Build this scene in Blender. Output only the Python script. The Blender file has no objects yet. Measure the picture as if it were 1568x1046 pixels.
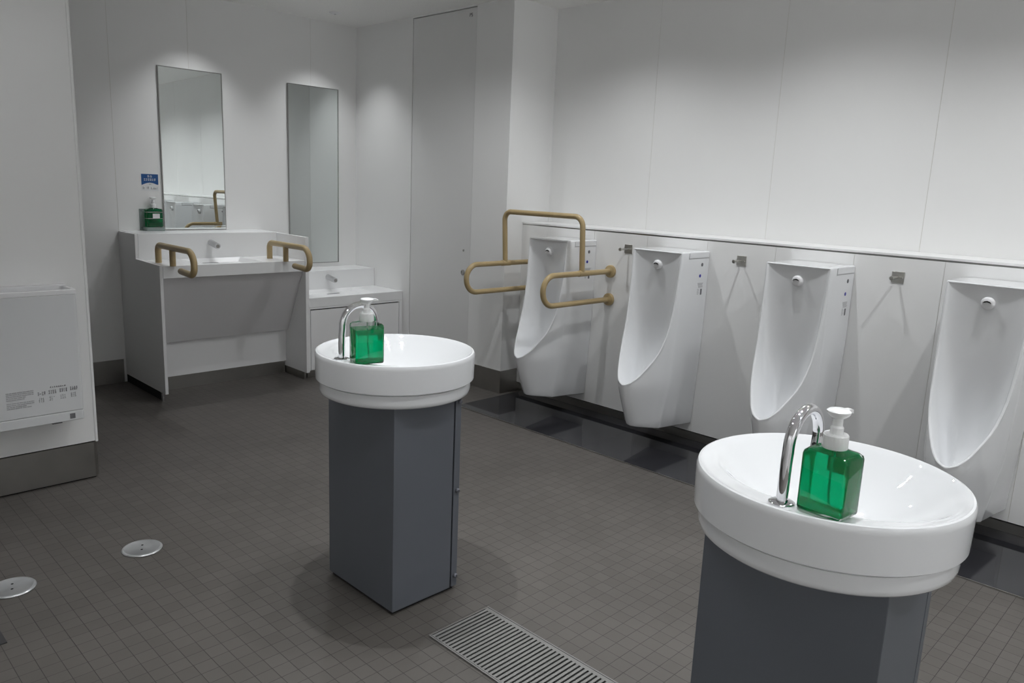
import bpy, bmesh, math, random
from mathutils import Vector, Matrix
random.seed(7)
PI = math.pi
sc = bpy.context.scene
COL = sc.collection

# ---------------------------------------------------------------- camera
def rotaxes(yaw, pitch, roll):
    f = Vector((math.cos(pitch)*math.sin(yaw), math.cos(pitch)*math.cos(yaw), math.sin(pitch)))
    r = Vector((math.cos(yaw), -math.sin(yaw), 0)); u = r.cross(f)
    r2 = math.cos(roll)*r+math.sin(roll)*u; u2 = -math.sin(roll)*r+math.cos(roll)*u
    return r2, u2, f
r_, u_, f_ = rotaxes(math.radians(45.63), math.radians(-11.38), math.radians(2.41))
cd = bpy.data.cameras.new('camera'); cam = bpy.data.objects.new('camera', cd); COL.objects.link(cam)
m = Matrix((r_, u_, -f_)).transposed().to_4x4(); m.translation = Vector((0, 0, 1.5))
cam.matrix_world = m
cd.sensor_width = 36; cd.lens = 1175.3/1568*36; cd.clip_start = .05
sc.camera = cam
# ---------------------------------------------------------------- world, exposure
w = bpy.data.worlds.new('world'); sc.world = w; w.use_nodes = True
w.node_tree.nodes['Background'].inputs[0].default_value = (1, 1, 1, 1)
w.node_tree.nodes['Background'].inputs[1].default_value = 0.02
vs = sc.view_settings; vs.view_transform = 'Standard'; vs.look = 'None'; vs.gamma = 1; vs.use_curve_mapping = False
vs.exposure = 0.15
sc.cycles.use_denoising = True
sc.cycles.max_bounces = 12; sc.cycles.diffuse_bounces = 6; sc.cycles.transmission_bounces = 12
sc.cycles.transparent_max_bounces = 12; sc.cycles.sample_clamp_indirect = 4
CZ = 2.747
LIGHTS = [  # x, y, watts, cone degrees, blend, where  (recessed pinhole downlights; the last rows are added unseen fill)
    (3.435, 5.396, 24, 94, 1, 'over the low washstand, close to the far corner'),
    (2.45, 5.396, 24, 94, 1, 'over the high washstand, above the left mirror'),
    (2.75, 4.25, 26, 146, 1, 'in front of the washstands'),
    (1.60, 2.30, 68, 98, 1, 'above the farther round basin'),
    (1.98, 2.12, 28, 104, 1, 'above the farther round basin, urinal side'),
    (1.60, .72, 52, 98, 1, 'above the nearer round basin'),
    (1.98, .54, 24, 104, 1, 'above the nearer round basin, urinal side'),
    (1.80, -.98, 60, 124, 1, 'in the basin row behind the camera'),
    (3.39, 3.0, 42, 142, 1, 'in front of the railed urinal'),
    (3.39, 1.75, 42, 142, 1, 'in front of the third urinal'),
    (3.39, .5, 42, 142, 1, 'in front of the nearest urinal'),
    (3.39, -.75, 42, 142, 1, 'at the camera end of the urinal row'),
    (.60, 3.2, 8, 140, 1, 'by the partition, before the hand dryer'),
    (.60, 1.45, 20, 140, 1, 'left of the two basins'),
    (-1.3, .9, 130, 104, 1, 'by the wall left of the camera'),  # unseen fill lamps from here down, added to lift the ambient light
    (-1.3, -.8, 160, 104, 1, 'behind the camera by the left wall'),
    (-.6, -2.3, 205, 104, 1, 'behind the camera on its left'),
    (.9, -2.3, 205, 104, 1, 'behind the camera'),
    (2.4, -2.3, 205, 104, 1, 'behind the camera on its right'),
]
LCOL = (.965, .985, 1.0)
for x, y, p, c, bl, wh in LIGHTS:
    l = bpy.data.lights.new('downlight_lamp', 'SPOT'); l.energy = p; l.spot_size = math.radians(c); l.spot_blend = bl
    l.shadow_soft_size = .02; l.color = LCOL
    o = bpy.data.objects.new('downlight_lamp', l); COL.objects.link(o); o.location = (x, y, CZ-.035)

# ---------------------------------------------------------------- helpers
def obj(name, bm, mat, parent=None, loc=None, bevel=0, smooth=None, kind=None):
    me = bpy.data.meshes.new(name); bmesh.ops.recalc_face_normals(bm, faces=bm.faces)
    bm.to_mesh(me); bm.free()
    o = bpy.data.objects.new(name, me); COL.objects.link(o)
    for mm in (mat if isinstance(mat, (list, tuple)) else [mat]): me.materials.append(mm)
    if parent: o.parent = parent
    if loc: o.location = loc
    if smooth is not None:
        me.polygons.foreach_set('use_smooth', [True]*len(me.polygons))
        me.set_sharp_from_angle(angle=math.radians(smooth))
    if bevel:
        b = o.modifiers.new('bevel', 'BEVEL'); b.width = bevel; b.segments = 3; b.limit_method = 'ANGLE'
        me.polygons.foreach_set('use_smooth', [True]*len(me.polygons))
        b.harden_normals = True
        me.set_sharp_from_angle(angle=math.radians(30))
    if kind: o['kind'] = kind
    return o
def tag(o, label, cat, group=None):
    o['label'] = label; o['category'] = cat
    if group: o['group'] = group
    return o
def thing(name, label, cat, loc=(0, 0, 0), rz=0, group=None):
    o = bpy.data.objects.new(name, None); COL.objects.link(o); o.location = loc; o.rotation_euler = (0, 0, rz)
    o.empty_display_size = .1
    return tag(o, label, cat, group)
def copy_tree(o, parent=None):
    c = o.copy(); COL.objects.link(c); c.parent = parent
    for ch in list(o.children): copy_tree(ch, c)
    return c
def bx(bm, lo, hi, mi=0):
    v = [bm.verts.new((x, y, z)) for x in (lo[0], hi[0]) for y in (lo[1], hi[1]) for z in (lo[2], hi[2])]
    for f in ((0, 1, 3, 2), (4, 6, 7, 5), (0, 4, 5, 1), (2, 3, 7, 6), (0, 2, 6, 4), (1, 5, 7, 3)):
        fc = bm.faces.new([v[i] for i in f]); fc.material_index = mi
    return bm
def box(lo, hi): return bx(bmesh.new(), lo, hi)
def prism(pts, axis, a, b):
    """pts 2D outline extruded along an axis from a to b"""
    bm = bmesh.new()
    def mk(p, t):
        return {0: (t, p[0], p[1]), 1: (p[0], t, p[1]), 2: (p[0], p[1], t)}[axis]
    A = [bm.verts.new(mk(p, a)) for p in pts]; B = [bm.verts.new(mk(p, b)) for p in pts]
    bm.faces.new(A); bm.faces.new(B[::-1])
    for i in range(len(pts)):
        j = (i+1) % len(pts); bm.faces.new((A[i], A[j], B[j], B[i]))
    return bm
def lathe(bm, prof, n=48, c=(0, 0, 0), axis='Z', cap=True):
    rings = []
    c = Vector(c)
    def P(r, t, h):
        if axis == 'Z': return c+Vector((r*math.cos(t), r*math.sin(t), h))
        if axis == 'X': return c+Vector((h, r*math.cos(t), r*math.sin(t)))
        return c+Vector((r*math.sin(t), h, r*math.cos(t)))
    for r, h in prof:
        if r < 1e-6: rings.append([bm.verts.new(P(0, 0, h))])
        else: rings.append([bm.verts.new(P(r, 2*PI*i/n, h)) for i in range(n)])
    for a, b in zip(rings, rings[1:]):
        for i in range(n):
            j = (i+1) % n
            if len(a) == 1 and len(b) == 1: continue
            if len(a) == 1: bm.faces.new((a[0], b[i], b[j]))
            elif len(b) == 1: bm.faces.new((a[i], a[j], b[0]))
            else: bm.faces.new((a[i], a[j], b[j], b[i]))
    if cap:
        if len(rings[0]) > 1: bm.faces.new(rings[0])
        if len(rings[-1]) > 1: bm.faces.new(rings[-1])
    return bm
def fillet(pts, r, n=8):
    """round the corners of a polyline"""
    pts = [Vector(p) for p in pts]; out = [pts[0]]
    for i in range(1, len(pts)-1):
        rr = r[i-1] if isinstance(r, (list, tuple)) else r
        p = pts[i]; a = (pts[i-1]-p).normalized(); b = (pts[i+1]-p).normalized()
        ang = a.angle(b); d = rr/math.tan(ang/2); s = p+a*d; e = p+b*d
        c = p+(a+b).normalized()*(rr/math.sin(ang/2))
        v0 = s-c; v1 = e-c; th = v0.angle(v1)
        for k in range(n+1):
            t = k/n; out.append(c+(v0*math.sin((1-t)*th)+v1*math.sin(t*th))/math.sin(th))
    out.append(pts[-1]); return out
def tube(bm, path, r, n=16, cap=True, roundend=0):
    path = [Vector(p) for p in path]; N = len(path)
    tang = []
    for i in range(N):
        t = (path[min(i+1, N-1)]-path[max(i-1, 0)]).normalized(); tang.append(t)
    up = Vector((0, 0, 1)) if abs(tang[0].z) < .9 else Vector((0, 1, 0))
    nrm = (up-tang[0]*up.dot(tang[0])).normalized(); rings = []
    rad = r if isinstance(r, (list, tuple)) else [r]*N
    seq = list(zip(path, tang, rad))
    if roundend:
        e = []
        for k in (1, 2, 3):
            a = k/3*PI/2*.95; e.append((path[-1]+tang[-1]*rad[-1]*roundend*math.sin(a), tang[-1], rad[-1]*math.cos(a)))
        seq += e
    pt = tang[0]
    for p, t, rr in seq:
        q = pt.rotation_difference(t); nrm = q @ nrm; nrm = (nrm-t*nrm.dot(t)).normalized(); pt = t
        b = t.cross(nrm)
        rings.append([bm.verts.new(p+(nrm*math.cos(2*PI*i/n)+b*math.sin(2*PI*i/n))*rr) for i in range(n)])
    for a, b in zip(rings, rings[1:]):
        for i in range(n):
            j = (i+1) % n; bm.faces.new((a[i], a[j], b[j], b[i]))
    if cap: bm.faces.new(rings[0]); bm.faces.new(rings[-1])
    return bm
def loft(bm, loops, close=True, capa=True, capb=True):
    R = [[bm.verts.new(p) for p in l] for l in loops]; n = len(R[0])
    for a, b in zip(R, R[1:]):
        for i in range(n if close else n-1):
            j = (i+1) % n; bm.faces.new((a[i], a[j], b[j], b[i]))
    if capa: bm.faces.new(R[0])
    if capb: bm.faces.new(R[-1])
    return R
def rrect(w, d, r, z, n=6):
    out = []
    for cx, cy, a0 in ((w/2-r, d/2-r, 0), (-w/2+r, d/2-r, PI/2), (-w/2+r, -d/2+r, PI), (w/2-r, -d/2+r, 1.5*PI)):
        for k in range(n+1):
            a = a0+PI/2*k/n; out.append((cx+r*math.cos(a), cy+r*math.sin(a), z))
    return out
def text_mesh(name, s, size, mat, parent, loc, rot, depth=.0004, sx=1):
    c = bpy.data.curves.new(name, 'FONT'); c.body = s; c.size = size; c.extrude = depth; c.align_x = 'CENTER'; c.align_y = 'CENTER'
    t = bpy.data.objects.new('tmp_text', c); COL.objects.link(t)
    dg = bpy.context.evaluated_depsgraph_get(); me = bpy.data.meshes.new_from_object(t.evaluated_get(dg))
    bpy.data.objects.remove(t); me.name = name; me.materials.clear(); me.materials.append(mat)
    o = bpy.data.objects.new(name, me); COL.objects.link(o); o.parent = parent; o.location = loc; o.rotation_euler = rot
    o.scale = (sx, 1, 1)
    return o

# ---------------------------------------------------------------- materials
def mat(name, col, rough=.5, metal=0, spec=.5, trans=0, ior=1.45, coat=0, emit=None, noise=None, bump=None, alpha=None):
    m = bpy.data.materials.new(name); m.use_nodes = True; nt = m.node_tree; p = nt.nodes['Principled BSDF']
    p.inputs['Base Color'].default_value = (*col, 1); p.inputs['Roughness'].default_value = rough
    p.inputs['Metallic'].default_value = metal; p.inputs['Specular IOR Level'].default_value = spec
    p.inputs['Transmission Weight'].default_value = trans; p.inputs['IOR'].default_value = ior
    p.inputs['Coat Weight'].default_value = coat; p.inputs['Coat Roughness'].default_value = .015
    if emit: p.inputs['Emission Color'].default_value = (*col, 1); p.inputs['Emission Strength'].default_value = emit
    if noise or bump:
        tc = nt.nodes.new('ShaderNodeTexCoord')
    if noise:  # (scale, amount): slight procedural tone variation
        n = nt.nodes.new('ShaderNodeTexNoise'); n.inputs['Scale'].default_value = noise[0]; n.inputs['Detail'].default_value = 4
        nt.links.new(tc.outputs['Object'], n.inputs['Vector'])
        r = nt.nodes.new('ShaderNodeValToRGB'); a = noise[1]
        r.color_ramp.elements[0].position = .3; r.color_ramp.elements[1].position = .7
        r.color_ramp.elements[0].color = (*[c*(1-a) for c in col], 1); r.color_ramp.elements[1].color = (*[min(1, c*(1+a)) for c in col], 1)
        nt.links.new(n.outputs[0], r.inputs[0]); nt.links.new(r.outputs[0], p.inputs['Base Color'])
    if bump:   # (scale, strength)
        n = nt.nodes.new('ShaderNodeTexNoise'); n.inputs['Scale'].default_value = bump[0]; n.inputs['Detail'].default_value = 3
        nt.links.new(tc.outputs['Object'], n.inputs['Vector'])
        b = nt.nodes.new('ShaderNodeBump'); b.inputs['Strength'].default_value = bump[1]; b.inputs['Distance'].default_value = .002
        nt.links.new(n.outputs[0], b.inputs['Height']); nt.links.new(b.outputs[0], p.inputs['Normal'])
    return m
M = {}
M['wall'] = mat('wall_panel_white', (.85, .85, .845), .38, spec=.35, noise=(2, .01))
M['seam'] = mat('seam_beige', (.66, .645, .59), .7)
M['hook'] = mat('hook_steel', (.60, .59, .56), .28, metal=1, noise=(20, .06))
M['door'] = mat('door_light_grey', (.76, .76, .755), .45, noise=(2, .01))
M['ceil'] = mat('ceiling_board', (.91, .905, .89), .95, noise=(150, .07), bump=(220, .6))
M['cabinet'] = mat('cabinet_white', (.84, .84, .845), .35, noise=(3, .01))
M['solid'] = mat('solid_surface_white', (.86, .865, .87), .25, noise=(3, .01))
M['porc'] = mat('porcelain_white', (.75, .76, .775), .03, spec=.55, coat=.4, noise=(3, .005))
M['urinal'] = mat('urinal_porcelain', (.82, .83, .845), .05, spec=.55, coat=.4, noise=(3, .005))
M['plastic'] = mat('plastic_white', (.82, .82, .83), .3)
M['dryer'] = mat('dryer_white', (.68, .69, .70), .35)
M['dark'] = mat('gap_black', (.012, .012, .012), .8)
M['steel'] = mat('stainless_brushed', (.42, .41, .39), .32, metal=1, noise=(6, .08))
M['chrome'] = mat('chrome', (.72, .72, .74), .05, metal=1)
M['grate'] = mat('grate_stainless', (.24, .237, .23), .45, metal=.6, noise=(8, .06))
M['mirror'] = mat('mirror_glass', (.80, .84, .83), .0, metal=1)
M['edge'] = mat('mirror_edge', (.42, .42, .41), .25, metal=1)
M['ped'] = mat('slate_grey_laminate', (.112, .121, .138), .42, noise=(3, .02))
M['pedknob'] = mat('hinge_grey', (.17, .175, .2), .35, metal=.6)
M['tan'] = mat('tan_resin_bar', (.43, .325, .17), .3, spec=.5, noise=(20, .02))
M['granite'] = mat('black_polished_slab', (.026, .026, .030), .05, spec=.6, noise=(3, .1))
M['apron'] = mat('apron_grey', (.70, .69, .70), .5)
M['pump'] = mat('pump_white', (.85, .86, .86), .25)
M['blue'] = mat('sign_blue', (.012, .085, .27), .4)
M['blue2'] = mat('marking_blue', (.02, .02, .35), .4)
M['ink'] = mat('print_grey', (.16, .16, .17), .6)
M['inklight'] = mat('print_light_grey', (.42, .42, .43), .6)
M['paper'] = mat('label_white', (.8, .81, .82), .5)
M['lens'] = mat('lamp_lens', (1, .98, .95), .5, emit=6)
M['drain'] = mat('floor_drain_steel', (.62, .63, .64), .3, metal=.8, noise=(12, .1))
M['spout'] = mat('satin_metal', (.62, .62, .63), .3, metal=.85)
M['plate'] = mat('floor_plate_dark', (.035, .034, .036), .5)
def clear_plastic():
    m = bpy.data.materials.new('clear_plastic'); m.use_nodes = True; nt = m.node_tree; nt.nodes.clear()
    o = nt.nodes.new('ShaderNodeOutputMaterial'); mx = nt.nodes.new('ShaderNodeMixShader'); t = nt.nodes.new('ShaderNodeBsdfTransparent')
    g = nt.nodes.new('ShaderNodeBsdfGlossy'); g.inputs['Roughness'].default_value = .04
    t.inputs[0].default_value = (.95, .97, .96, 1)
    f = nt.nodes.new('ShaderNodeFresnel'); f.inputs[0].default_value = 1.5
    nt.links.new(f.outputs[0], mx.inputs[0]); nt.links.new(t.outputs[0], mx.inputs[1]); nt.links.new(g.outputs[0], mx.inputs[2])
    nt.links.new(mx.outputs[0], o.inputs[0]); return m
M['clear'] = clear_plastic()
def soap_mat():
    m = bpy.data.materials.new('green_soap'); m.use_nodes = True; nt = m.node_tree; nt.nodes.clear()
    o = nt.nodes.new('ShaderNodeOutputMaterial'); mx = nt.nodes.new('ShaderNodeMixShader'); mx.inputs[0].default_value = .72
    d = nt.nodes.new('ShaderNodeBsdfTranslucent'); d.inputs[0].default_value = (.0, .64, .28, 1)
    p = nt.nodes.new('ShaderNodeBsdfPrincipled'); p.inputs['Base Color'].default_value = (.0, .62, .28, 1)
    p.inputs['Transmission Weight'].default_value = .9; p.inputs['Roughness'].default_value = .03; p.inputs['IOR'].default_value = 1.2
    nt.links.new(d.outputs[0], mx.inputs[1]); nt.links.new(p.outputs[0], mx.inputs[2]); nt.links.new(mx.outputs[0], o.inputs[0])
    return m
M['soap'] = soap_mat()
def floor_mat():
    m = bpy.data.materials.new('mosaic_floor_tiles'); m.use_nodes = True; nt = m.node_tree; p = nt.nodes['Principled BSDF']
    tc = nt.nodes.new('ShaderNodeTexCoord'); mp = nt.nodes.new('ShaderNodeMapping')
    mp.inputs['Location'].default_value = (-(1.843 % .0577), -(1.304 % .0577), 0)
    nt.links.new(tc.outputs['Object'], mp.inputs['Vector'])
    b = nt.nodes.new('ShaderNodeTexBrick'); b.offset = 0; b.squash = 1
    b.inputs['Scale'].default_value = 1; b.inputs['Brick Width'].default_value = .0577; b.inputs['Row Height'].default_value = .0577
    b.inputs['Mortar Size'].default_value = .0011; b.inputs['Mortar Smooth'].default_value = .3; b.inputs['Bias'].default_value = 0
    b.inputs['Color1'].default_value = (.094, .086, .078, 1); b.inputs['Color2'].default_value = (.107, .098, .090, 1)
    b.inputs['Mortar'].default_value = (.032, .029, .026, 1)
    nt.links.new(mp.outputs[0], b.inputs['Vector'])
    n = nt.nodes.new('ShaderNodeTexNoise'); n.inputs['Scale'].default_value = 1.7; n.inputs['Detail'].default_value = 5
    nt.links.new(tc.outputs['Object'], n.inputs['Vector'])
    r = nt.nodes.new('ShaderNodeValToRGB'); r.color_ramp.elements[0].color = (.86, .86, .86, 1); r.color_ramp.elements[1].color = (1.1, 1.1, 1.1, 1)
    r.color_ramp.elements[0].position = .3; r.color_ramp.elements[1].position = .7
    nt.links.new(n.outputs[0], r.inputs[0])
    mx = nt.nodes.new('ShaderNodeMix'); mx.data_type = 'RGBA'; mx.blend_type = 'MULTIPLY'; mx.inputs[0].default_value = 1
    nt.links.new(b.outputs['Color'], mx.inputs[6]); nt.links.new(r.outputs[0], mx.inputs[7]); nt.links.new(mx.outputs[2], p.inputs['Base Color'])
    p.inputs['Roughness'].default_value = .5; p.inputs['Specular IOR Level'].default_value = .35
    bp = nt.nodes.new('ShaderNodeBump'); bp.inputs['Strength'].default_value = .5; bp.inputs['Distance'].default_value = .001; bp.invert = True
    nt.links.new(b.outputs['Fac'], bp.inputs['Height']); nt.links.new(bp.outputs[0], p.inputs['Normal'])
    return m
M['floor'] = floor_mat()

# ---------------------------------------------------------------- the room
X0, Y0, YF, XU, XP, XL = -1.6, -2.6, 5.757, 4.31, 3.868, 4.038
YC = 3.892
obj('floor', box((X0, Y0, -.1), (XU+.2, YF+.2, 0)), M['floor'], kind='structure')
obj('ceiling', box((X0, Y0, CZ), (XU+.2, YF+.2, CZ+.1)), M['ceil'], kind='structure')
def panelled(name, axis, plane, depth, lo, hi, seams, z0, z1, m=M['wall']):
    """wall of panels 6 mm thick with 2 mm open joints in front of a backing"""
    bm = bmesh.new(); s = [lo]+list(seams)+[hi]; sg = 1 if depth > 0 else -1
    for a, b in zip(s, s[1:]):
        a2 = a+(.0011 if a != lo else 0); b2 = b-(.0011 if b != hi else 0)
        if axis == 'X': bx(bm, (plane, a2, z0), (plane+.0015*sg, b2, z1))
        else: bx(bm, (a2, plane, z0), (b2, plane+.0015*sg, z1))
    if axis == 'X': bx(bm, (plane+.0017*sg, lo, z0), (plane+depth, hi, z1), 1)
    else: bx(bm, (lo, plane+.0017*sg, z0), (hi, plane+depth, z1), 1)
    return obj(name, bm, [m, M['seam']], kind='structure')
panelled('wall_back', 'Y', YF, .15, X0, XP, (-.45, .45, 1.01, 1.91, 2.446, 3.435), 0, CZ)
panelled('wall_right', 'X', XU, .15, Y0, YC, (-2.1, -1.24, -.39, .455, 1.306, 2.158, 3.012), 0, CZ)
# pier beside the urinals, with the duct door in its face
DY0, DY1, DZ = 4.262, 4.981, 2.729
bm = bmesh.new()
bx(bm, (XP, YC, 0), (XU+.15, DY0-.003, CZ)); bx(bm, (XP, DY1+.007, 0), (XU+.15, YF+.15, CZ))
bx(bm, (XP, DY0-.003, DZ+.006), (XU+.15, DY1+.007, CZ)); bx(bm, (XP+.05, DY0-.003, 0), (XU+.15, DY1+.007, DZ+.006), 1)  # black backing puts the shade into the door joints
obj('wall_right_pier', bm, [M['wall'], M['dark']], kind='structure').name = 'wall_right.001'
d = obj('door_1', box((XP+.002, DY0, .012), (XP+.04, DY1, DZ)), M['door'], kind='structure')
o = obj('lock', lathe(bmesh.new(), [(.0085, 0), (.0085, -.003), (.004, -.004), (0, -.004)], 20, (XP+.002, DY0+.075, 1.016), 'X'), M['steel'], d, smooth=40)
o = obj('ring_pull', lathe(bmesh.new(), [(.021, 0), (.021, -.004), (.015, -.005), (.014, -.001), (0, -.001)], 28, (XP+.002, DY0+.075, .85), 'X'), M['steel'], d, smooth=40)
text_mesh('sign_text', 'PS', .036, M['ink'], d, (XP+.0005, DY0+.062, 2.682), (PI/2, 0, -PI/2))
# partition with the hand dryer
YP = 3.97; XE = 1.163
bm = box((X0, YP, .19), (XE-.012, YP+.13, CZ))
obj('wall_left', bm, M['wall'], kind='structure')
obj('trim_1', box((XE-.012, YP-.004, .185), (XE, YP+.134, CZ)), M['wall'], kind='structure', bevel=.002)
obj('wall_left_base', box((X0, YP+.01, 0), (XE-.016, YP+.12, .19)), M['dark'], kind='structure').name = 'trim_2'
obj('baseboard_left', prism([(X0, YP-.002), (XE-.02, YP-.002), (XE, YP+.02), (XE, YP+.11), (XE-.02, YP+.132), (X0, YP+.132)], 2, .008, .185), M['steel'], kind='structure', smooth=30)
obj('wall_side', box((X0-.15, Y0, 0), (X0, YF+.15, CZ)), M['wall'], kind='structure').name = 'wall_left.001'
obj('wall_front', box((X0-.15, Y0-.15, 0), (XU+.15, Y0, CZ)), M['wall'], kind='structure')
# baseboards
obj('baseboard_back', box((X0, YF-.006, 0), (1.89, YF, .17)), M['steel'], kind='structure')
bm = bmesh.new(); bx(bm, (XP-.006, YC-.006, 0), (XP, DY0-.003, .17)); bx(bm, (XP, YC-.006, 0), (4.07, YC, .17))
obj('baseboard_right', bm, M['steel'], kind='structure')
# urinal wainscot with ledge
bm = bmesh.new(); seams = [-.6, -.175, .25, .675, 1.10, 1.525, 1.95, 2.375, 2.80, 3.225, 3.65]
s = [Y0]+seams+[YC-.001]
for a, b in zip(s, s[1:]): bx(bm, (XL, a+.0011, .067), (XL+.0025, b-.0011, 1.236))
bx(bm, (XL+.0027, Y0, .067), (XU-.001, YC-.001, 1.236), 1)
obj('wall_right_lower', bm, [M['wall'], M['seam']], kind='structure').name = 'wall_right.002'
obj('ledge_gap', box((XL+.001, Y0, 1.236), (XU-.001, YC-.001, 1.2445)), M['edge'], kind='structure').name = 'trim_3'
obj('ledge', box((XL-.004, Y0, 1.2445), (XU-.001, YC-.001, 1.257)), M['wall'], kind='structure', bevel=.002).name = 'trim_4'
obj('kick', box((XL+.03, Y0, .004), (XL+.04, YC-.001, .05)), M['steel'], kind='structure').name = 'baseboard_right.001'
# black polished slab under the urinals
bm = bmesh.new()
for a, b in ((Y0, -.9), (-.9, .31), (.31, 1.52), (1.52, 2.73), (2.73, 3.84)): bx(bm, (3.412, a+.0004, 0), (4.068, b-.0004, .004))
obj('granite_slab', bm, M['granite'], kind='structure').name = 'floor.001'
obj('slab_edge', box((3.406, Y0, 0), (3.4118, 3.84, .005)), M['steel'], kind='structure').name = 'trim_5'

# ---------------------------------------------------------------- urinals
RT = [(.407, .535, 0), (.412, .530, .020), (.425, .518, .045), (.45, .499, .067), (.5, .456, .098), (.55, .419, .121), (.6, .388, .137), (.65, .363, .148), (.7, .342, .154),
      (.8, .317, .160), (.9, .303, .164), (1.0, .295, .167), (1.1, .290, .169), (1.168, .285, .170)]
def lerp_tab(z):
    for a, b in zip(RT, RT[1:]):
        if z <= b[0]:
            t = (z-a[0])/(b[0]-a[0]); return a[1]+(b[1]-a[1])*t, a[2]+(b[2]-a[2])*t
    return RT[-1][1:]
def make_urinal(label):
    t = thing('urinal', label, 'urinal', (XL, 0, 0), 0, 'wall-hung urinals in the row')
    zs = [.407, .409, .412, .418, .425, .437, .45, .47, .5, .53, .56, .6, .65, .7, .76, .83, .9, .98, 1.06, 1.12, 1.15, 1.168]
    rim = [(lerp_tab(z)[0], lerp_tab(z)[1], z) for z in zs]
    # smooth the half curve a little
    for _ in range(2):
        r2 = rim[:]
        for i in range(1, len(rim)-1):
            r2[i] = ((rim[i-1][0]+2*rim[i][0]+rim[i+1][0])/4, (rim[i-1][1]+2*rim[i][1]+rim[i+1][1])/4, rim[i][2])
        rim = r2
    # columns of the outer wall: from the back plane round the front
    side = [(.002, .172), (.05, .172), (.12, .172), (.2, .1715), (.26, .1708)]
    half = [(d, w, 1.168) for d, w in side]+[(d, w, z) for d, w, z in rim[::-1]]       # to the lip centre
    full = half+[(d, -w, z) for d, w, z in half[::-1][1:]]
    nr = 16; bm = bmesh.new(); G = []
    for d, w, zt in full:
        col = []
        for k in range(nr+1):
            v = (k-2)/(nr-2) if k > 2 else 0; zb = .118+.055*d; z = zb+.008+(zt-zb-.008)*v if k > 1 else zb+.004*k
            g = min(1, max(0, (.407-z)/.279))              # draws in below the lip
            fw = 1-.15*min(1, max(0, (.80-z)/.67))**1.3; fd = 1-.205*g**1.15
            if d > .285: dd = .535*fd-(.535-d)*(.535*fd-.285)/.25*(1-.12*g)
            else: dd = d
            if d <= .285 and d > .25: dd = d+.004*g
            fw *= 1-.20*g*min(1.5, d/.285)
            rb = max(0, (zb+.008-z)/.008)                     # small radius on the bottom edge
            dd -= (.007*rb**2 if d > .1 else 0); ww = w*fw; ww -= math.copysign(min(abs(ww), .006*rb**2), ww) if w else 0
            col.append(bm.verts.new((-dd, ww, z + (0.0 if k else 0))))
        G.append(col)
    for a, b in zip(G, G[1:]):
        for k in range(nr): bm.faces.new((a[k], b[k], b[k+1], a[k+1]))
    n = len(full)
    for i in range(n//2):                                  # underside, ribs across
        a, b = G[i][0], G[i+1][0]; c, e = G[n-2-i][0], G[n-1-i][0]
        try: bm.faces.new((a, b, c, e) if b != c else (a, b, e))
        except ValueError: pass
    # rim ridge and cavity
    loop = rim+[(d, -w, z) for d, w, z in rim[::-1][:-1]]  # lip -> +side top, and back down the -side
    # order: + top ... lip ... - top
    R = [Vector((-d, w, z)) for d, w, z in rim[::-1]]+[Vector((-d, -w, z)) for d, w, z in rim[1:]]
    nR = len(R); off = len(side)
    rows = [[G[off+i][nr] for i in range(nR)]]
    def frame(i):
        T = (R[min(i+1, nR-1)]-R[max(i-1, 0)])
        h = i if i < nR//2 else nR-1-i                      # side profile tangent
        j = rim[::-1][h]; a = rim[::-1][max(h-1, 0)]; b = rim[::-1][min(h+1, len(rim)-1)]
        pt = Vector((-(b[0]-a[0]), 0, b[2]-a[2]))
        if h == len(rim)-1: pt = Vector((-(rim[0][0]-rim[3][0]), 0, rim[0][2]-rim[3][2]))
        N = Vector((pt.z, 0, -pt.x)).normalized()
        if N.x > 0: N = -N
        I = N.cross(T).normalized()
        mid = Vector((R[i].x+.06, 0, R[i].z+.1))
        if I.dot(Vector((0, 0, R[i].z))-Vector((0, R[i].y, R[i].z-.25*(1 if h > len(rim)-8 else 0)))) < 0: I = -I
        return N, I
    fr = [frame(i) for i in range(nR)]
    for off_i, off_n in ((.0015, .0035), (.005, .0055), (.009, .0045), (.0125, .001)):
        rows.append([bm.verts.new(R[i]+fr[i][1]*off_i+fr[i][0]*off_n) for i in range(nR)])
    for a, b in zip(rows, rows[1:]):
        for i in range(nR-1): bm.faces.new((a[i], a[i+1], b[i+1], b[i]))
    # cavity: cross sections from left rim to right rim through a back curve B(v)
    last = rows[-1]; H = nR//2
    Bk = [(.281, 1.165), (.277, 1.150), (.272, 1.12), (.267, 1.06), (.262, .98), (.257, .90), (.251, .825), (.244, .75), (.238, .68), (.235, .61), (.237, .55),
          (.244, .495), (.257, .45), (.276, .412), (.302, .382), (.331, .36), (.363, .345), (.40, .34), (.44, .345), (.475, .36), (.503, .382), None]
    ns = 18; prev = None
    for h in range(H+1):
        L = last[h].co; Rr = last[nR-1-h].co
        if h == H: row = [last[H]]*(ns+1)
        else:
            Mid = (L+Rr)/2; Wd = (Rr-L)/2; bk = Bk[min(h, len(Bk)-2)] if h < 22 else (.51, .39)
            B = Vector((-bk[0], 0, bk[1])); row = [last[h]]
            for k in range(1, ns):
                th = PI*k/ns; cx = -math.cos(th); sx = math.sin(th)
                ex = 1.0-.56*min(1, max(0, (h-4)/7))         # squarish trough section lower down
                cc = math.copysign(abs(cx)**ex, cx); ss = abs(sx)**ex
                cc *= 1-.30*min(1, max(0, (h-4)/6))*ss**1.5
                row.append(bm.verts.new(Mid+Wd*cc+(B-Mid)*ss))
            row.append(last[nR-1-h])
        if prev:
            for k in range(ns):
                f = [prev[k], prev[k+1], row[k+1], row[k]]; f = [v for q, v in enumerate(f) if v not in f[:q]]
                if len(f) > 2:
                    try: bm.faces.new(f)
                    except ValueError: pass
        else: top_row = row
        prev = row
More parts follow.
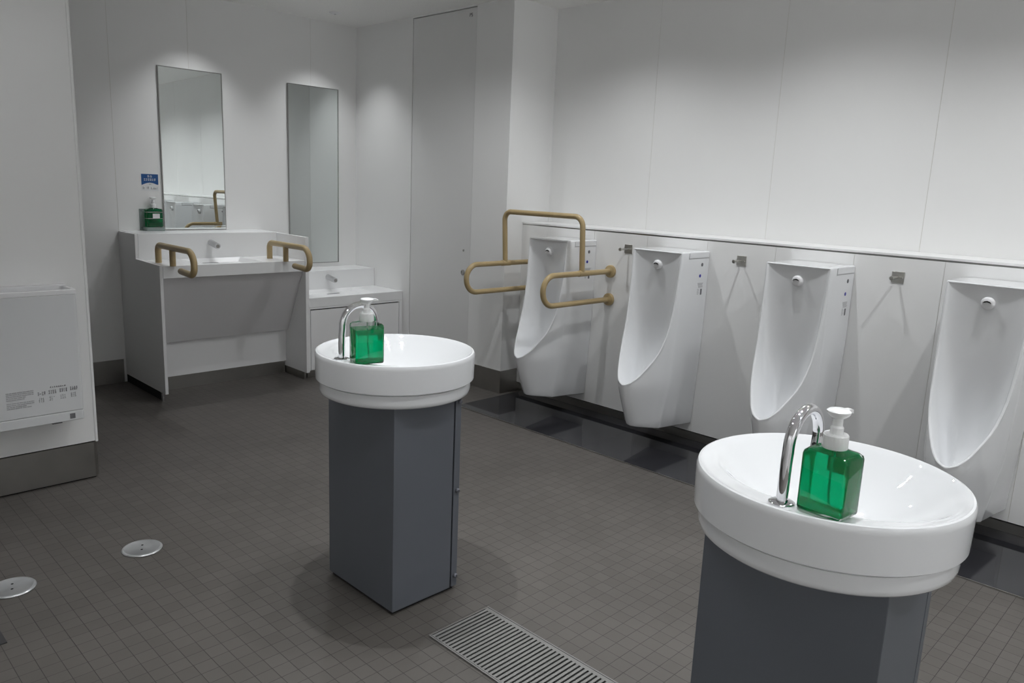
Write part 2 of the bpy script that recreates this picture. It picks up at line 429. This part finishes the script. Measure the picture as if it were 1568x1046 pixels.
    # top slab: from the side columns across, with the front edge meeting the cavity
    zt = 1.1775
    cols = [(d, w) for d, w in side]+[(.284, .170)]
    Tp = []
    for i, (d, w) in enumerate(cols):
        li = G[i][nr]; ri = G[n-1-i][nr]
        row = [li, bm.verts.new((-d, w-.002, zt-.003)), bm.verts.new((-d, w-.007, zt))]
        for q in range(1, 8): row.append(bm.verts.new((-d, (w-.007)*(1-q/4), zt)))
        row += [bm.verts.new((-d, -w+.007, zt)), bm.verts.new((-d, -w+.002, zt-.003)), ri]; Tp.append(row)
    for a, b in zip(Tp, Tp[1:]):
        for k in range(len(a)-1): bm.faces.new((a[k], a[k+1], b[k+1], b[k]))
    fa = Tp[-1]; fb = [fa[0]]+[bm.verts.new((v.co.x-.0045, v.co.y*.995, v.co.z-.006)) for v in fa[1:-1]]+[fa[-1]]
    fc = [fa[0]]+[bm.verts.new((v.co.x-.0015, v.co.y*.97, v.co.z-.0125)) for v in fa[1:-1]]+[fa[-1]]
    for a, b in ((fa, fb), (fb, fc)):
        for k in range(len(a)-1):
            f = [a[k], a[k+1], b[k+1], b[k]]; f = [v for q, v in enumerate(f) if v not in f[:q]]
            if len(f) > 2: bm.faces.new(f)
    # join the front edge down to the top section of the cavity (bridge by nearest y)
    A = fc[1:-1]; Bq = top_row[1:-1]
    i = j = 0
    while i < len(A)-1 or j < len(Bq)-1:
        if j == len(Bq)-1 or (i < len(A)-1 and A[i+1].co.y > Bq[j+1].co.y): bm.faces.new((A[i], A[i+1], Bq[j])); i += 1
        else: bm.faces.new((A[i], Bq[j+1], Bq[j])); j += 1
    for sgn, (a0, b0, r0) in enumerate(((A[0], Bq[0], top_row[0]), (A[-1], Bq[-1], top_row[-1]))):
        try: bm.faces.new((a0, b0, r0))
        except ValueError: pass
        ridge = [rows[q][0 if sgn == 0 else nR-1] for q in range(5)]
        for q in range(4):
            try: bm.faces.new((a0, ridge[q], ridge[q+1]))
            except ValueError: pass
    body = obj('body', bm, M['urinal'], t, smooth=50)
    # flush spreader with its dark slot
    sp = obj('spreader', lathe(bmesh.new(), [(.028, .02), (.028, 0), (.0275, -.010), (.0245, -.017), (.018, -.021), (.0, -.023)], 32, (-.270, 0, 1.095), 'X', cap=False), M['plastic'], t, smooth=60)
    bm = bmesh.new(); pts = [(-.0135, -.001), (-.0085, .005), (0, .0075), (.0085, .005), (.0135, -.001), (.008, .001), (0, .0028), (-.008, .001)]
    s2 = prism([(p*1.25, q*1.3) for p, q in pts], 0, -.2965, -.286)
    obj('slot', s2, M['dark'], sp).location = (0, 0, 1.097)
    # service cap, sensor, blue indicator and printed notes on the side facing the room
    for sg in (-1, 1):
        def sb(lo, hi): return box((lo[0], min(sg*lo[1], sg*hi[1]), lo[2]), (hi[0], max(sg*lo[1], sg*hi[1]), hi[2]))
        def sbx(bm, lo, hi): bx(bm, (lo[0], min(sg*lo[1], sg*hi[1]), lo[2]), (hi[0], max(sg*lo[1], sg*hi[1]), hi[2]))
        y0, y1 = .170, .1738
        obj('service_cap', sb((-.214, y0, 1.142), (-.008, y1, 1.174)), M['urinal'], t, bevel=.0012)
        bm = bmesh.new(); sbx(bm, (-.220, y0, 1.1375), (-.004, y1-.001, 1.1415)); sbx(bm, (-.220, y0, 1.1415), (-.2165, y1-.001, 1.170))
        obj('cap_groove', bm, M['inklight'], t)
        obj('sensor_window', lathe(bmesh.new(), [(.0105, 0), (.0105, sg*.0015), (0, sg*.0025)], 20, (-.075, sg*.1722, 1.102), 'Y'), M['ink'], t, smooth=40)
    sy = -.1722
    obj('indicator_mark', lathe(bmesh.new(), [(.0095, 0), (.0095, -.0012), (0, -.0014)], 20, (-.088, sy, 1.037), 'Y'), M['blue2'], t)
    bm = bmesh.new()
    for q in range(5): bx(bm, (-.108+.006*q*.5, sy-.0006, .992-.006*q), (-.048-.004*(q % 3), sy, .9952-.006*q))
    for q in range(5): bx(bm, (-.106, sy-.0006, .957-.007*q), (-.09+.004*(q % 2), sy, .960-.007*q))
    obj('printed_note', bm, M['inklight'], t)
    obj('pictogram', box((-.072, sy-.0006, .925), (-.056, sy, .96)), M['ink'], t)
    return t
ucent = [3.375, 2.527, 1.686, .838, -.012]
ulab = ['white wall-hung urinal at the far end, between the tan grab rails',
        'white wall-hung urinal just in front of the one with tan grab rails',
        'white wall-hung urinal behind the nearer round basin and its faucet',
        'white wall-hung urinal nearest the camera, cut by the right edge of the photo']
u0 = make_urinal(ulab[0]); u0.location.y = ucent[0]
for i in (1, 2, 3):
    c = copy_tree(u0); c.location.y = ucent[i]; c['label'] = ulab[i]

# ---------------------------------------------------------------- hooks on the wainscot
def make_hook(label):
    t = thing('bag_hook', label, 'hook', (XL, 0, 1.141), 0, 'bag hooks between the urinals')
    obj('back_plate', box((-.004, -.030, -.028), (0, .030, .028)), M['hook'], t, bevel=.001)
    bm = tube(bmesh.new(), [(-.003, 0, 0), (-.088, 0, 0)], .0065, 16)
    lathe(bm, [(.0095, -.086), (.0105, -.089), (.0105, -.094), (.0, -.0965)], 18, (0, 0, 0), 'X', cap=True)
    obj('peg', bm, M['hook'], t, smooth=40)
    bm = bmesh.new(); bx(bm, (-.012, -.024, -.004), (-.004, .024, .004)); obj('cross_bar', bm, M['hook'], t, bevel=.001)
    return t
h0 = make_hook('small steel bag hook between the railed urinal and the next one'); h0.location.y = 2.940
for y, l in ((2.148, 'small steel bag hook between the second and third urinals from the far end'), (1.302, 'small steel bag hook on the panel left of the nearest urinal')):
    c = copy_tree(h0); c.location.y = y; c['label'] = l

# ---------------------------------------------------------------- grab rails round the far urinal
g = thing('grab_rail', 'tan tubular grab rail looping round the far urinal, fixed to the wall', 'grab rail', (XL, 3.4135, 0))
R_ = .0175
for s in (-1, 1):
    y = s*.3435
    path = fillet([(-.004, y, .984), (-.653, y, .984), (-.653, y, .799), (-.004, y, .799)], .092, 14)
    obj('side_loop', tube(bmesh.new(), path, R_, 20), M['tan'], g, smooth=50)
    for z in (.984, .799):
        obj('wall_flange', lathe(bmesh.new(), [(.0415, 0), (.0415, -.012), (.038, -.018), (.022, -.021), (.019, -.024), (.0, -.024)], 32, (0, y, z), 'X'), M['tan'], g, smooth=35)
hp = fillet([(-.297, -.3435, .99), (-.320, -.3435, 1.335), (-.320, .3435, 1.335), (-.297, .3435, .99)], .06, 12)
obj('top_hoop', tube(bmesh.new(), hp, R_, 20), M['tan'], g, smooth=50)
for s in (-1, 1):
    obj('tee_joint', tube(bmesh.new(), [(-.33, s*.3435, .984), (-.25, s*.3435, .984)], .0195, 20), M['tan'], g, smooth=40)

# ---------------------------------------------------------------- round basins on pedestals
def make_basin(label, x, y):
    t = thing('round_washbasin', label, 'washbasin', (x, y, 0), 0, 'round basins on grey pedestals')
    RB = .286; prof = [(.16, .757), (.25, .757), (.264, .7595), (.2705, .766), (.272, .776), (.272, .8045), (.2665, .806), (.2665, .8105), (.2815, .811), (.2842, .8135), (.2845, .83), (RB, .893), (RB-.0008, .902), (RB-.004, .9085), (RB-.0085, .910), (RB-.0125, .907)]
    n = 96; bm = bmesh.new(); rings = []
    for r, z in prof: rings.append([bm.verts.new((r*math.cos(2*PI*i/n), r*math.sin(2*PI*i/n), z)) for i in range(n)])
    def inz(px, py):
        deck = .9015
        ex = (px-.030)/.242; ey = py/.262; q = math.sqrt(ex*ex+ey*ey)
        u = max(0, 1-q)
        d = .118*(1-(1-u**1.22)**2.9)
        return deck-d
    nr = 26; r0 = RB-.0125
    for k in range(1, nr+1):
        r = r0*(1-k/nr)
        if k == nr: c = bm.verts.new((0, 0, inz(0, 0))); break
        edge = .0055*max(0, 1-(r0-r)/.02)**1.5
        rings.append([bm.verts.new((r*math.cos(2*PI*i/n), r*math.sin(2*PI*i/n), inz(r*math.cos(2*PI*i/n), r*math.sin(2*PI*i/n))+edge)) for i in range(n)])
    for a, b in zip(rings, rings[1:]):
        for i in range(n): bm.faces.new((a[i], a[(i+1) % n], b[(i+1) % n], b[i]))
    for i in range(n): bm.faces.new((rings[-1][i], rings[-1][(i+1) % n], c))
    bm.faces.new(rings[0])
    obj('bowl', bm, M['porc'], t, smooth=40)
    zz = inz(.03, 0)
    obj('drain', lathe(bmesh.new(), [(.021, 0), (.021, .002), (.017, .0032), (.0, .0036)], 28, (.03, 0, zz+.0008), 'Z'), M['chrome'], t, smooth=40)
    # pedestal cabinet
    x0, x1, yy = -.155, .111, .2025
    p = obj('pedestal', box((x0, -yy, .012), (x1, yy, .757)), M['ped'], t, bevel=.002)
    obj('side_panel', box((x1+.007, -yy+.0005, .012), (x1+.034, yy-.0005, .757)), M['ped'], t, bevel=.0015)
    obj('panel_gap_shade', box((x1+.0003, -yy+.022, .014), (x1+.0067, yy-.022, .7565)), M['dark'], t)  # black filler stands in for the shade inside this gap
    obj('plinth', box((x0+.01, -yy+.01, 0), (x1+.02, yy-.01, .012)), M['dark'], t)
    for z in (.055, .395, .735):
        bm = lathe(bmesh.new(), [(.0088, .001), (.0088, -.007), (.0065, -.010), (0, -.011)], 20, (x1+.0225, -yy+.0005, z), 'Y')
        obj('cover_bolt', bm, M['pedknob'], t, smooth=40)
    return t
B1 = (1.646, 2.195); B2 = (1.652, .618)
b0 = make_basin('farther of the two round white basins on grey pedestals', *B1)
b1 = copy_tree(b0); b1.location = (*B2, 0); b1['label'] = 'nearer round white basin, its grey pedestal cut by the bottom of the photo'
def make_faucet(label, x, y):
    t = thing('faucet', label, 'faucet', (x, y, .9015), 0, 'gooseneck faucets on the round basins')
    obj('base_flange', lathe(bmesh.new(), [(.0, 0), (.0262, 0), (.0262, .0025), (.0225, .005), (.0125, .0062), (0, .0062)], 40, (0, 0, 0), 'Z'), M['chrome'], t, smooth=35)
    path = [(0, 0, .004), (0, 0, .05), (.001, 0, .085), (.003, 0, .104)]
    c = Vector((.0715, 0, .113)); rr = .0685
    for k in range(1, 22):
        a = PI-(PI*1.06)*k/21; path.append((c.x+rr*math.cos(a), 0, c.z+rr*math.sin(a)*1.0))
    e = path[-1]; path.append((e[0]-.004, 0, e[2]-.02))
    obj('spout', tube(bmesh.new(), path, [.0118]*4+[.0116]*22, 28), M['chrome'], t, smooth=50)
    obj('sensor_eye', lathe(bmesh.new(), [(.0045, 0), (.0045, -.002), (0, -.0025)], 16, (e[0]-.0125, 0, e[2]-.004), 'X'), M['dark'], t)
    return t
f0 = make_faucet('chrome gooseneck faucet on the farther round basin, beside a half-empty soap bottle', B1[0]-.228, B1[1])
f1 = copy_tree(f0); f1.location = (B2[0]-.228, B2[1], .9015); f1['label'] = 'chrome gooseneck faucet on the nearer round basin, beside a full soap bottle'

# ---------------------------------------------------------------- soap bottles
def bottle(label, loc, rz, w, d, h, fill, cap_r=.021, back_label=True, front_label=False, pump_rz=0):
    t = thing('soap_bottle', label, 'soap bottle', loc, rz, 'pump bottles of green soap')
    r = .008
    L = [rrect(w-.008, d-.008, r, 0), rrect(w-.002, d-.002, r, .0015), rrect(w, d, r, .005), rrect(w, d, r, h-.012), rrect(w-.002, d-.002, r+.002, h-.006), rrect(w-.012, d-.012, r+.004, h-.001)]
    for k in range(1, 5):
        q = k/4; L.append(rrect((w-.012)*(1-q)+.036*q, (d-.012)*(1-q)+.036*q, (r+.004)*(1-q)+.0179*q, h-.001+.008*q**1.5))
    bm = bmesh.new(); loft(bm, L, capb=False); obj('bottle', bm, M['clear'], t, smooth=35)
    e = .0022
    Lq = [rrect(w-.012, d-.012, r-.001, e+.001), rrect(w-2*e, d-2*e, r-.002, .006)]
    if fill >= h-.012: Lq += [rrect(w-2*e, d-2*e, r-.002, h-.012), rrect(w-2*e-.01, d-2*e-.01, r, h-.0035)]
    else: Lq += [rrect(w-2*e, d-2*e, r-.002, fill)]
    bm = bmesh.new(); loft(bm, Lq); obj('soap', bm, M['soap'], t, smooth=35)
    zc = h+.005
    bm = lathe(bmesh.new(), [(0, zc), (cap_r, zc), (cap_r+.0008, zc+.002), (cap_r, zc+.026), (cap_r-.002, zc+.0285), (.012, zc+.029), (.0, zc+.029)], 40)
    obj('pump_cap', bm, M['pump'], t, smooth=35)
    z2 = zc+.029
    bm = lathe(bmesh.new(), [(0, z2), (.0125, z2), (.0125, z2+.012), (.0095, z2+.016), (.0095, z2+.030), (.0145, z2+.033), (.0195, z2+.037), (.0222, z2+.0415), (.0222, z2+.0445), (.018, z2+.0475), (.0, z2+.0485)], 36)
    ph = obj('pump_head', bm, M['pump'], t, smooth=35); ph.rotation_euler = (0, 0, pump_rz)
    bm = bmesh.new(); loft(bm, [[(.008, -.0085, z2+.0375), (.008, .0085, z2+.0375), (.008, .0075, z2+.047), (.008, -.0075, z2+.047)],
        [(.03, -.0055, z2+.039), (.03, .0055, z2+.039), (.03, .005, z2+.0465), (.03, -.005, z2+.0465)], [(.0375, -.004, z2+.036), (.0375, .004, z2+.036), (.038, .0035, z2+.0435), (.038, -.0035, z2+.0435)]])
    obj('pump_nozzle', bm, M['pump'], ph, bevel=.001)
    if back_label: obj('back_label', box((-w*.22, d/2-.0001, h*.55), (w*.30, d/2+.0006, h*.86)), M['paper'], t)
    if front_label: obj('front_label', box((-.018, -d/2-.0008, h*.48), (.030, -d/2+.0001, h*.73)), M['paper'], t)
    obj('dip_tube', tube(bmesh.new(), [(.002, 0, zc), (.002, 0, .05), (.006, 0, .012)], .0025, 8), M['pump'], t, smooth=60)
    return t
# long side of the near bottle faces the camera's left
bottle('nearly full green soap bottle with white pump on the nearer round basin', (1.456, .541, .9025), math.radians(-94), .094, .073, .125, .122, cap_r=.0235, pump_rz=math.radians(77))
bottle('half-empty green soap bottle with white pump on the farther round basin', (1.462, 2.112, .9025), math.radians(-18), .098, .082, .134, .115, cap_r=.0235, back_label=False, pump_rz=math.radians(-10))
bottle('green soap bottle held in a clear wall holder beside the tall left mirror', (2.135, 5.712, 1.115), 0, .108, .064, .128, .1265, front_label=True, back_label=False, pump_rz=PI/2)
M['acrylic'] = mat('acrylic_sheet', (.62, .72, .69), .08, trans=.55, ior=1.3)
h = thing('bottle_holder', 'clear acrylic wall plate with wire rings holding a soap bottle over the ledge', 'holder', (2.13, YF, 1.088))
obj('acrylic_plate', box((-.078, -.006, .002), (.078, 0, .152)), M['acrylic'], h, bevel=.001)
obj('acrylic_foot', box((-.06, -.088, .0), (.062, -.006, .0255)), M['acrylic'], h, bevel=.001)
for z in (.088, .132):
    obj('wire_ring', tube(bmesh.new(), fillet([(-.0595, -.006, z), (-.0595, -.0815, z), (.0645, -.0815, z), (.0645, -.006, z)], .008, 4), .0013, 8), M['chrome'], h, smooth=60)
for x in (-.066, ):
    for z in (.02, .138):
        obj('screw', lathe(bmesh.new(), [(.0045, -.006), (.0045, -.0075), (0, -.0085)], 12, (x, 0, z), 'Y'), M['ink'], h, smooth=40)
# sign
s = thing('soap_sign', 'small blue and white notice stuck on the wall above the soap bottle', 'sign', (2.137, YF, 1.365))
obj('sheet', box((-.060, -.0006, 0), (.060, 0, .120)), M['paper'], s)
bm = bmesh.new(); pts = [(-.058, .118), (.058, .118), (.058, .046)]
for k in range(1, 12): pts.append((.058-.116*k/12, .040+.018*math.sin(PI*k/12)))
pts.append((-.058, .040)); obj('blue_field', prism(pts, 1, -.0012, -.0006), M['blue'], s)
bm = bmesh.new()
def glyphs(bm, x0, x1, z0, z1, n, y0, y1, dens=.6, rows=3):
    """rows of tiny strokes standing for characters too small to read"""
    cw = (x1-x0)/n
    for i in range(n):
        a = x0+cw*(i+.12); b = x0+cw*(i+.88); hh = (z1-z0)
        for q in range(rows):
            if random.random() < dens+.2: bx(bm, (a, y0, z0+hh*(q+.15)/rows), (b-random.random()*cw*.3, y1, z0+hh*(q+.6)/rows))
        if random.random() < dens: bx(bm, ((a+b)/2-cw*.08, y0, z0), ((a+b)/2+cw*.08, y1, z1))
glyphs(bm, -.018, .018, .095, .111, 2, -.0018, -.0012); glyphs(bm, -.042, .042, .071, .089, 6, -.0018, -.0012)
obj('white_lettering', bm, M['paper'], s)
for x0, x1, z0, z1, n, de in ((-.052, -.036, .012, .034, 2, .6), (-.024, -.008, .014, .032, 2, .5), (.004, .052, .012, .028, 6, .3), (-.012, .012, .044, .051, 4, .3)):
    bm = bmesh.new(); glyphs(bm, x0, x1, z0, z1, n, -.0013, -.0006, de); obj('grey_print', bm, M['ink'], s)

# ---------------------------------------------------------------- mirrors
def mirror(label, x0, x1, z0, z1, rx=0, rz=0):
    t = thing('wall_mirror', label, 'mirror', ((x0+x1)/2, YF, z0), 0)
    w = (x1-x0)/2; hh = z1-z0
    gl = obj('glass', box((-w+.006, -.0015, -hh/2+.006), (w-.006, .0015, hh/2-.006)), M['mirror'], t, loc=(0, -.0085, hh/2))
    gl.rotation_euler = (math.radians(rx), 0, math.radians(rz))
    bm = bmesh.new(); bx(bm, (-w, -.014, 0), (-w+.0055, 0, hh)); bx(bm, (w-.0055, -.014, 0), (w, 0, hh)); bx(bm, (-w+.0055, -.014, hh-.0055), (w-.0055, 0, hh)); bx(bm, (-w+.0055, -.014, 0), (w-.0055, 0, .0055))
    obj('frame', bm, M['edge'], t)
    return t
mirror('tall narrow mirror above the higher washstand, left one of the pair', 2.220, 2.684, 1.089, 2.232, rx=-.2, rz=-.8)
mirror('tall narrow mirror above the low washstand, reaching down to its ledge', 3.219, 3.685, .800, 2.232)

# ---------------------------------------------------------------- high washstand
def basin_top(x0, x1, y0, y1, zt, zb, hx0, hx1, hy0, hy1, depth):
    """slab with a sunk rectangular bowl"""
    bm = bmesh.new(); XX = [x0, hx0, hx1, x1]; YY = [y0, hy0, hy1, y1]
    V = {}
    for i, x in enumerate(XX):
        for j, y in enumerate(YY): V[i, j, 1] = bm.verts.new((x, y, zt)); V[i, j, 0] = bm.verts.new((x, y, zb))
    for i in range(3):
        for j in range(3):
            if (i, j) == (1, 1): continue
            bm.faces.new([V[i, j, 1], V[i+1, j, 1], V[i+1, j+1, 1], V[i, j+1, 1]]); bm.faces.new([V[i, j, 0], V[i, j+1, 0], V[i+1, j+1, 0], V[i+1, j, 0]])
    for k in range(3):
        bm.faces.new([V[k, 0, 0], V[k+1, 0, 0], V[k+1, 0, 1], V[k, 0, 1]]); bm.faces.new([V[k, 3, 0], V[k, 3, 1], V[k+1, 3, 1], V[k+1, 3, 0]])
        bm.faces.new([V[0, k, 0], V[0, k, 1], V[0, k+1, 1], V[0, k+1, 0]]); bm.faces.new([V[3, k, 0], V[3, k+1, 0], V[3, k+1, 1], V[3, k, 1]])
    ring = [(1, 1), (2, 1), (2, 2), (1, 2)]; ins = .03
    Bt = [bm.verts.new(p) for p in ((hx0+ins, hy0+ins, zt-depth), (hx1-ins, hy0+ins, zt-depth), (hx1-ins, hy1-ins, zt-depth), (hx0+ins, hy1-ins, zt-depth))]
    for k in range(4):
        a, b = ring[k], ring[(k+1) % 4]
        bm.faces.new([V[a[0], a[1], 1], V[b[0], b[1], 1], Bt[(k+1) % 4], Bt[k]])
        bm.faces.new([V[a[0], a[1], 0], V[b[0], b[1], 0], Bt[(k+1) % 4], Bt[k]])
    bm.faces.new(Bt)
    return bm
VX0, VX1, VY, VL = 1.905, 2.972, 5.045, 5.45
v = thing('washstand', 'white washstand with open knee space under the left mirror, grab handles on its top', 'washstand', (0, 0, 0))
v.location = (VX0, YF, 0)
lx = lambda x: x-VX0
ly = lambda y: y-YF
prof = [(ly(VY), .058), (ly(YF-.001), .058), (ly(YF-.001), 1.085), (ly(VL), 1.085), (ly(VL), .918), (ly(VY), .912)]
obj('side_panel', prism(prof, 0, 0, .02), M['cabinet'], v, bevel=.0015)
prof = [(ly(VY-.012), .058), (ly(YF-.001), .058), (ly(YF-.001), 1.085), (ly(VY-.012), 1.078)]
obj('side_panel', prism(prof, 0, lx(2.945), lx(VX1)), M['cabinet'], v, bevel=.0015)
ct = obj('countertop', basin_top(.0205, lx(2.9445), ly(VY-.002), ly(VL-.002), .908, .828, lx(2.20), lx(2.64), ly(5.085), ly(5.440), .030), M['solid'], v, bevel=.002)
obj('drain_slot', box((lx(2.34), ly(5.385), .8775), (lx(2.45), ly(5.402), .8795)), M['ink'], ct)
obj('ledge_box', box((.0205, ly(VL), .829), (lx(2.9445), ly(YF-.001), 1.087)), M['solid'], v, bevel=.002)
ap = prism([(ly(5.075), .826), (ly(5.30), .352), (ly(5.33), .352), (ly(5.115), .826)], 0, .021, lx(2.9442)); obj('slanted_apron', ap, M['apron'], v)
obj('lower_panel', box((.021, ly(5.335), .10), (lx(2.944), ly(5.35), .352)), M['cabinet'], v)
obj('plinth', box((.021, ly(5.36), 0), (lx(2.944), ly(5.372), .099)), M['steel'], v)
bm = bmesh.new(); bx(bm, (.004, ly(VY+.09), 0), (.016, ly(YF-.001), .057)); obj('plinth', bm, M['dark'], v)
bm = bmesh.new(); bx(bm, (lx(2.950), ly(VY+.035), 0), (lx(2.968), ly(YF-.001), .057)); obj('plinth', bm, M['steel'], v)
obj('foot', lathe(bmesh.new(), [(.012, 0), (.012, .057)], 16, (.010, ly(VY+.085)-.014, 0), 'Z'), M['chrome'], v, smooth=40)
for x in (1.985, 2.785):
    p = fillet([(0, .245, 0), (0, .245, .118), (0, -.315, .118), (0, -.315, -.030), (0, -.115, -.020)], [.04, .085, .05], 10)
    hd = obj('grab_handle', tube(bmesh.new(), p, .0205, 18, roundend=.9), M['tan'], v, loc=(lx(x), ly(5.02), .908), smooth=50)
    obj('post', tube(bmesh.new(), [(0, .01, 0), (0, .01, .118)], .0195, 18), M['tan'], hd, smooth=50)
def wall_spout(label, x, y, z, dy, dz):
    t = thing('wall_spout', label, 'faucet', (x, y, z), 0)
    obj('spout_tube', tube(bmesh.new(), [(0, 0, 0), (0, dy, dz)], .0215, 24), M['spout'], t, smooth=40)
    obj('outlet', lathe(bmesh.new(), [(.013, 0), (.013, -.003), (0, -.003)], 20, (0, dy-.0005, dz), 'Y'), M['steel'], t)
    return t
wall_spout('short grey spout on the high washstand splash wall, below the left mirror', 2.425, VL-.0005, 1.02, -.115, -.02)

# ---------------------------------------------------------------- low washstand
LX0, LX1, LY, LL = 2.98, XP-.002, 5.075, 5.475
v = thing('low_washstand', 'lower white washstand with cabinet door in the corner beside the wall duct door', 'washstand', (LX0, YF, 0))
lx = lambda x: x-LX0
obj('cabinet_body', box((.001, ly(LY+.02), .06), (lx(LX1), ly(YF-.001), .53)), M['cabinet'], v, bevel=.0015)
obj('cabinet_frame', prism([(0.001, .06), (.025, .06), (.025, .532), (lx(LX1)-.03, .532), (lx(LX1)-.03, .06), (lx(LX1), .06), (lx(LX1), .545), (.001, .545)], 1, ly(LY+.001), ly(LY+.02)), M['cabinet'], v)
obj('door_gap_shade', box((.0255, ly(LY+.0185), .0605), (lx(LX1)-.0305, ly(LY+.0198), .5318)), M['dark'], v)  # dark sheet standing in for the shade round the door edges
obj('cabinet_door', box((.030, ly(LY+.002), .062), (lx(LX1)-.034, ly(LY+.018), .523)), M['cabinet'], v, bevel=.001)
obj('countertop', basin_top(.001, lx(LX1), ly(LY), ly(LL-.001), .618, .546, lx(3.11), lx(3.63), ly(5.105), ly(5.466), .026), M['solid'], v, bevel=.002)
obj('drain_slot', box((lx(3.33), ly(5.35), .5915), (lx(3.44), ly(5.37), .5935)), M['ink'], v)
obj('ledge_box', box((.001, ly(LL), .546), (lx(LX1), ly(YF-.001), .768)), M['solid'], v, bevel=.002)
obj('plinth', box((.02, ly(LY+.04), 0), (lx(LX1), ly(YF-.01), .059)), M['steel'], v)
wall_spout('short grey spout on the low washstand splash wall', 3.405, LL-.0005, .716, -.115, -.018)

# ---------------------------------------------------------------- hand dryer
d = thing('hand_dryer', 'white hand dryer on the partition at the left edge of the photo', 'hand dryer', (.76, YP, 0))
W = .305
def dl(y0, y1, z0, z1, w=W, r=.02): 
    a = []
    for k in range(2): a.append([(p[0], p[1]+(y0+y1)/2, (z0, z1)[k]) for p in rrect(2*w, abs(y1-y0), r, 0)])
    bm = bmesh.new(); loft(bm, a); return bm
obj('cover', dl(-.17, 0, .408, .945, r=.012), M['dryer'], d, bevel=.003)
# open hand slot at the top: raised rim walls
bm = bmesh.new(); bx(bm, (-W, -.17, .945), (W, -.15, .968)); bx(bm, (-W, -.035, .945), (W, 0, .975)); bx(bm, (W-.02, -.15, .945), (W, -.035, .970)); bx(bm, (-W, -.15, .945), (-W+.02, -.035, .970))
obj('top_rim', bm, M['plastic'], d, bevel=.004)
bm = dl(-.1705, 0, .362, .4065, W, .014); obj('water_tray', bm, M['dryer'], d, bevel=.0035)
obj('tray_window', box((W-.062, -.1715, .372), (W-.040, -.169, .396)), M['ink'], d)
obj('tray_catch', box((W-.13, -.15, .352), (W-.09, -.10, .362)), M['ink'], d)
def dnote(name, x0, x1, z0, z1, n, rows, dens, m):
    bm = bmesh.new(); glyphs(bm, x0, x1, z0, z1, n, -.1712, -.1702, dens, rows); return obj(name, bm, m, d)
bm = bmesh.new()
for k in range(10):
    z = .530-.0078*k
    if k == 5: continue
    x = .0; e = .105 if k in (0, 1, 2, 6, 7) else .06+.04*random.random()
    while x < e:
        q = .006+.014*random.random(); bx(bm, (x, -.1712, z-.0045), (min(e, x+q), -.1702, z)); x += q+.0018
obj('instruction_print', bm, M['inklight'], d)
for k, x in enumerate((.120, .163, .207, .250)):
    dnote('instruction_print', x, x+.033, .500+.002*k, .518+.002*k, 4, 3, .7, M['ink'])
    dnote('instruction_print', x+.002, x+.026, .468+.002*k, .490+.002*k, 3, 3, .6, M['inklight'])
dnote('instruction_print', .170, .235, .529, .537, 8, 1, .8, M['ink'])

# ---------------------------------------------------------------- floor fittings
g = thing('floor_grate', 'long stainless slotted grate set in the floor between the two basins', 'drain grate', (1.645, 1.40, 0))
gx, gy = .138, .408
obj('pit_shade', box((-gx+.004, -gy+.004, .0002), (gx-.004, gy-.004, .0012)), M['dark'], g)  # black sheet standing in for the dark pit below the slots
bm = bmesh.new(); bx(bm, (-gx, -gy, 0), (-gx+.005, gy, .0065)); bx(bm, (gx-.005, -gy, 0), (gx, gy, .0065)); bx(bm, (-gx+.005, gy-.004, 0), (gx-.005, gy, .0065)); bx(bm, (-gx+.005, -gy, 0), (gx-.005, -gy+.004, .0065))
obj('frame', bm, M['grate'], g)
bm = bmesh.new(); bx(bm, (gx-.022, -gy+.005, .002), (gx-.007, gy-.005, .006)); bx(bm, (-gx+.007, -gy+.005, .002), (-gx+.012, gy-.005, .006))
n = int((2*gy-.012)/.0172)
for k in range(n):
    y = gy-.008-.0172*k; bx(bm, (-gx+.012, y-.0098, .002), (gx-.022, y, .006))
obj('slotted_cover', bm, M['grate'], g)
def drain(label, x, y):
    t = thing('floor_drain', label, 'floor drain', (x, y, 0), random.random(), 'round floor drain covers')
    obj('cover', lathe(bmesh.new(), [(.0745, 0), (.076, .003), (.073, .0065), (.066, .0075), (.064, .0065), (0, .0075)], 48), M['drain'], t, smooth=30)
    for a in (.9, 4.0):
        obj('lifting_hole', lathe(bmesh.new(), [(.0045, .0074), (.0045, .0079), (0, .0079)], 12, (.02*math.cos(a), .02*math.sin(a), 0)), M['dark'], t)
    return t
drain('round stainless drain cover in the floor left of the farther basin, the whole one', 1.031, 3.055)
drain('round stainless drain cover in the floor cut by the left edge of the photo', .574, 3.04)
tag(obj('floor_plate', box((.38, 2.672, 0), (.477, 2.765, .004)), M['plate'], bevel=.001), 'small dark square cover in the floor at the bottom left edge of the photo', 'floor cover')

# ---------------------------------------------------------------- ceiling fittings
first = None
for (x, y, p, c, bl, wh) in LIGHTS:
    if first is None:
        first = thing('downlight', 'small pinhole downlight recessed in the ceiling '+wh, 'ceiling light', (x, y, CZ), 0, 'recessed downlights in the ceiling')
        obj('trim_ring', lathe(bmesh.new(), [(.011, -.001), (.011, -.012), (.018, -.013), (.036, -.008), (.045, -.003), (.046, 0)], 32, cap=False), M['plastic'], first, smooth=35)
        obj('reflector', lathe(bmesh.new(), [(.0108, -.0105), (.006, -.003), (0, -.003)], 24, cap=False), M['ink'], first)
        obj('lamp_lens', lathe(bmesh.new(), [(.004, -.003), (.004, -.0036), (0, -.0036)], 16), M['lens'], first)
    else:
        c2 = copy_tree(first); c2.location = (x, y, CZ); c2['label'] = 'small pinhole downlight recessed in the ceiling '+wh
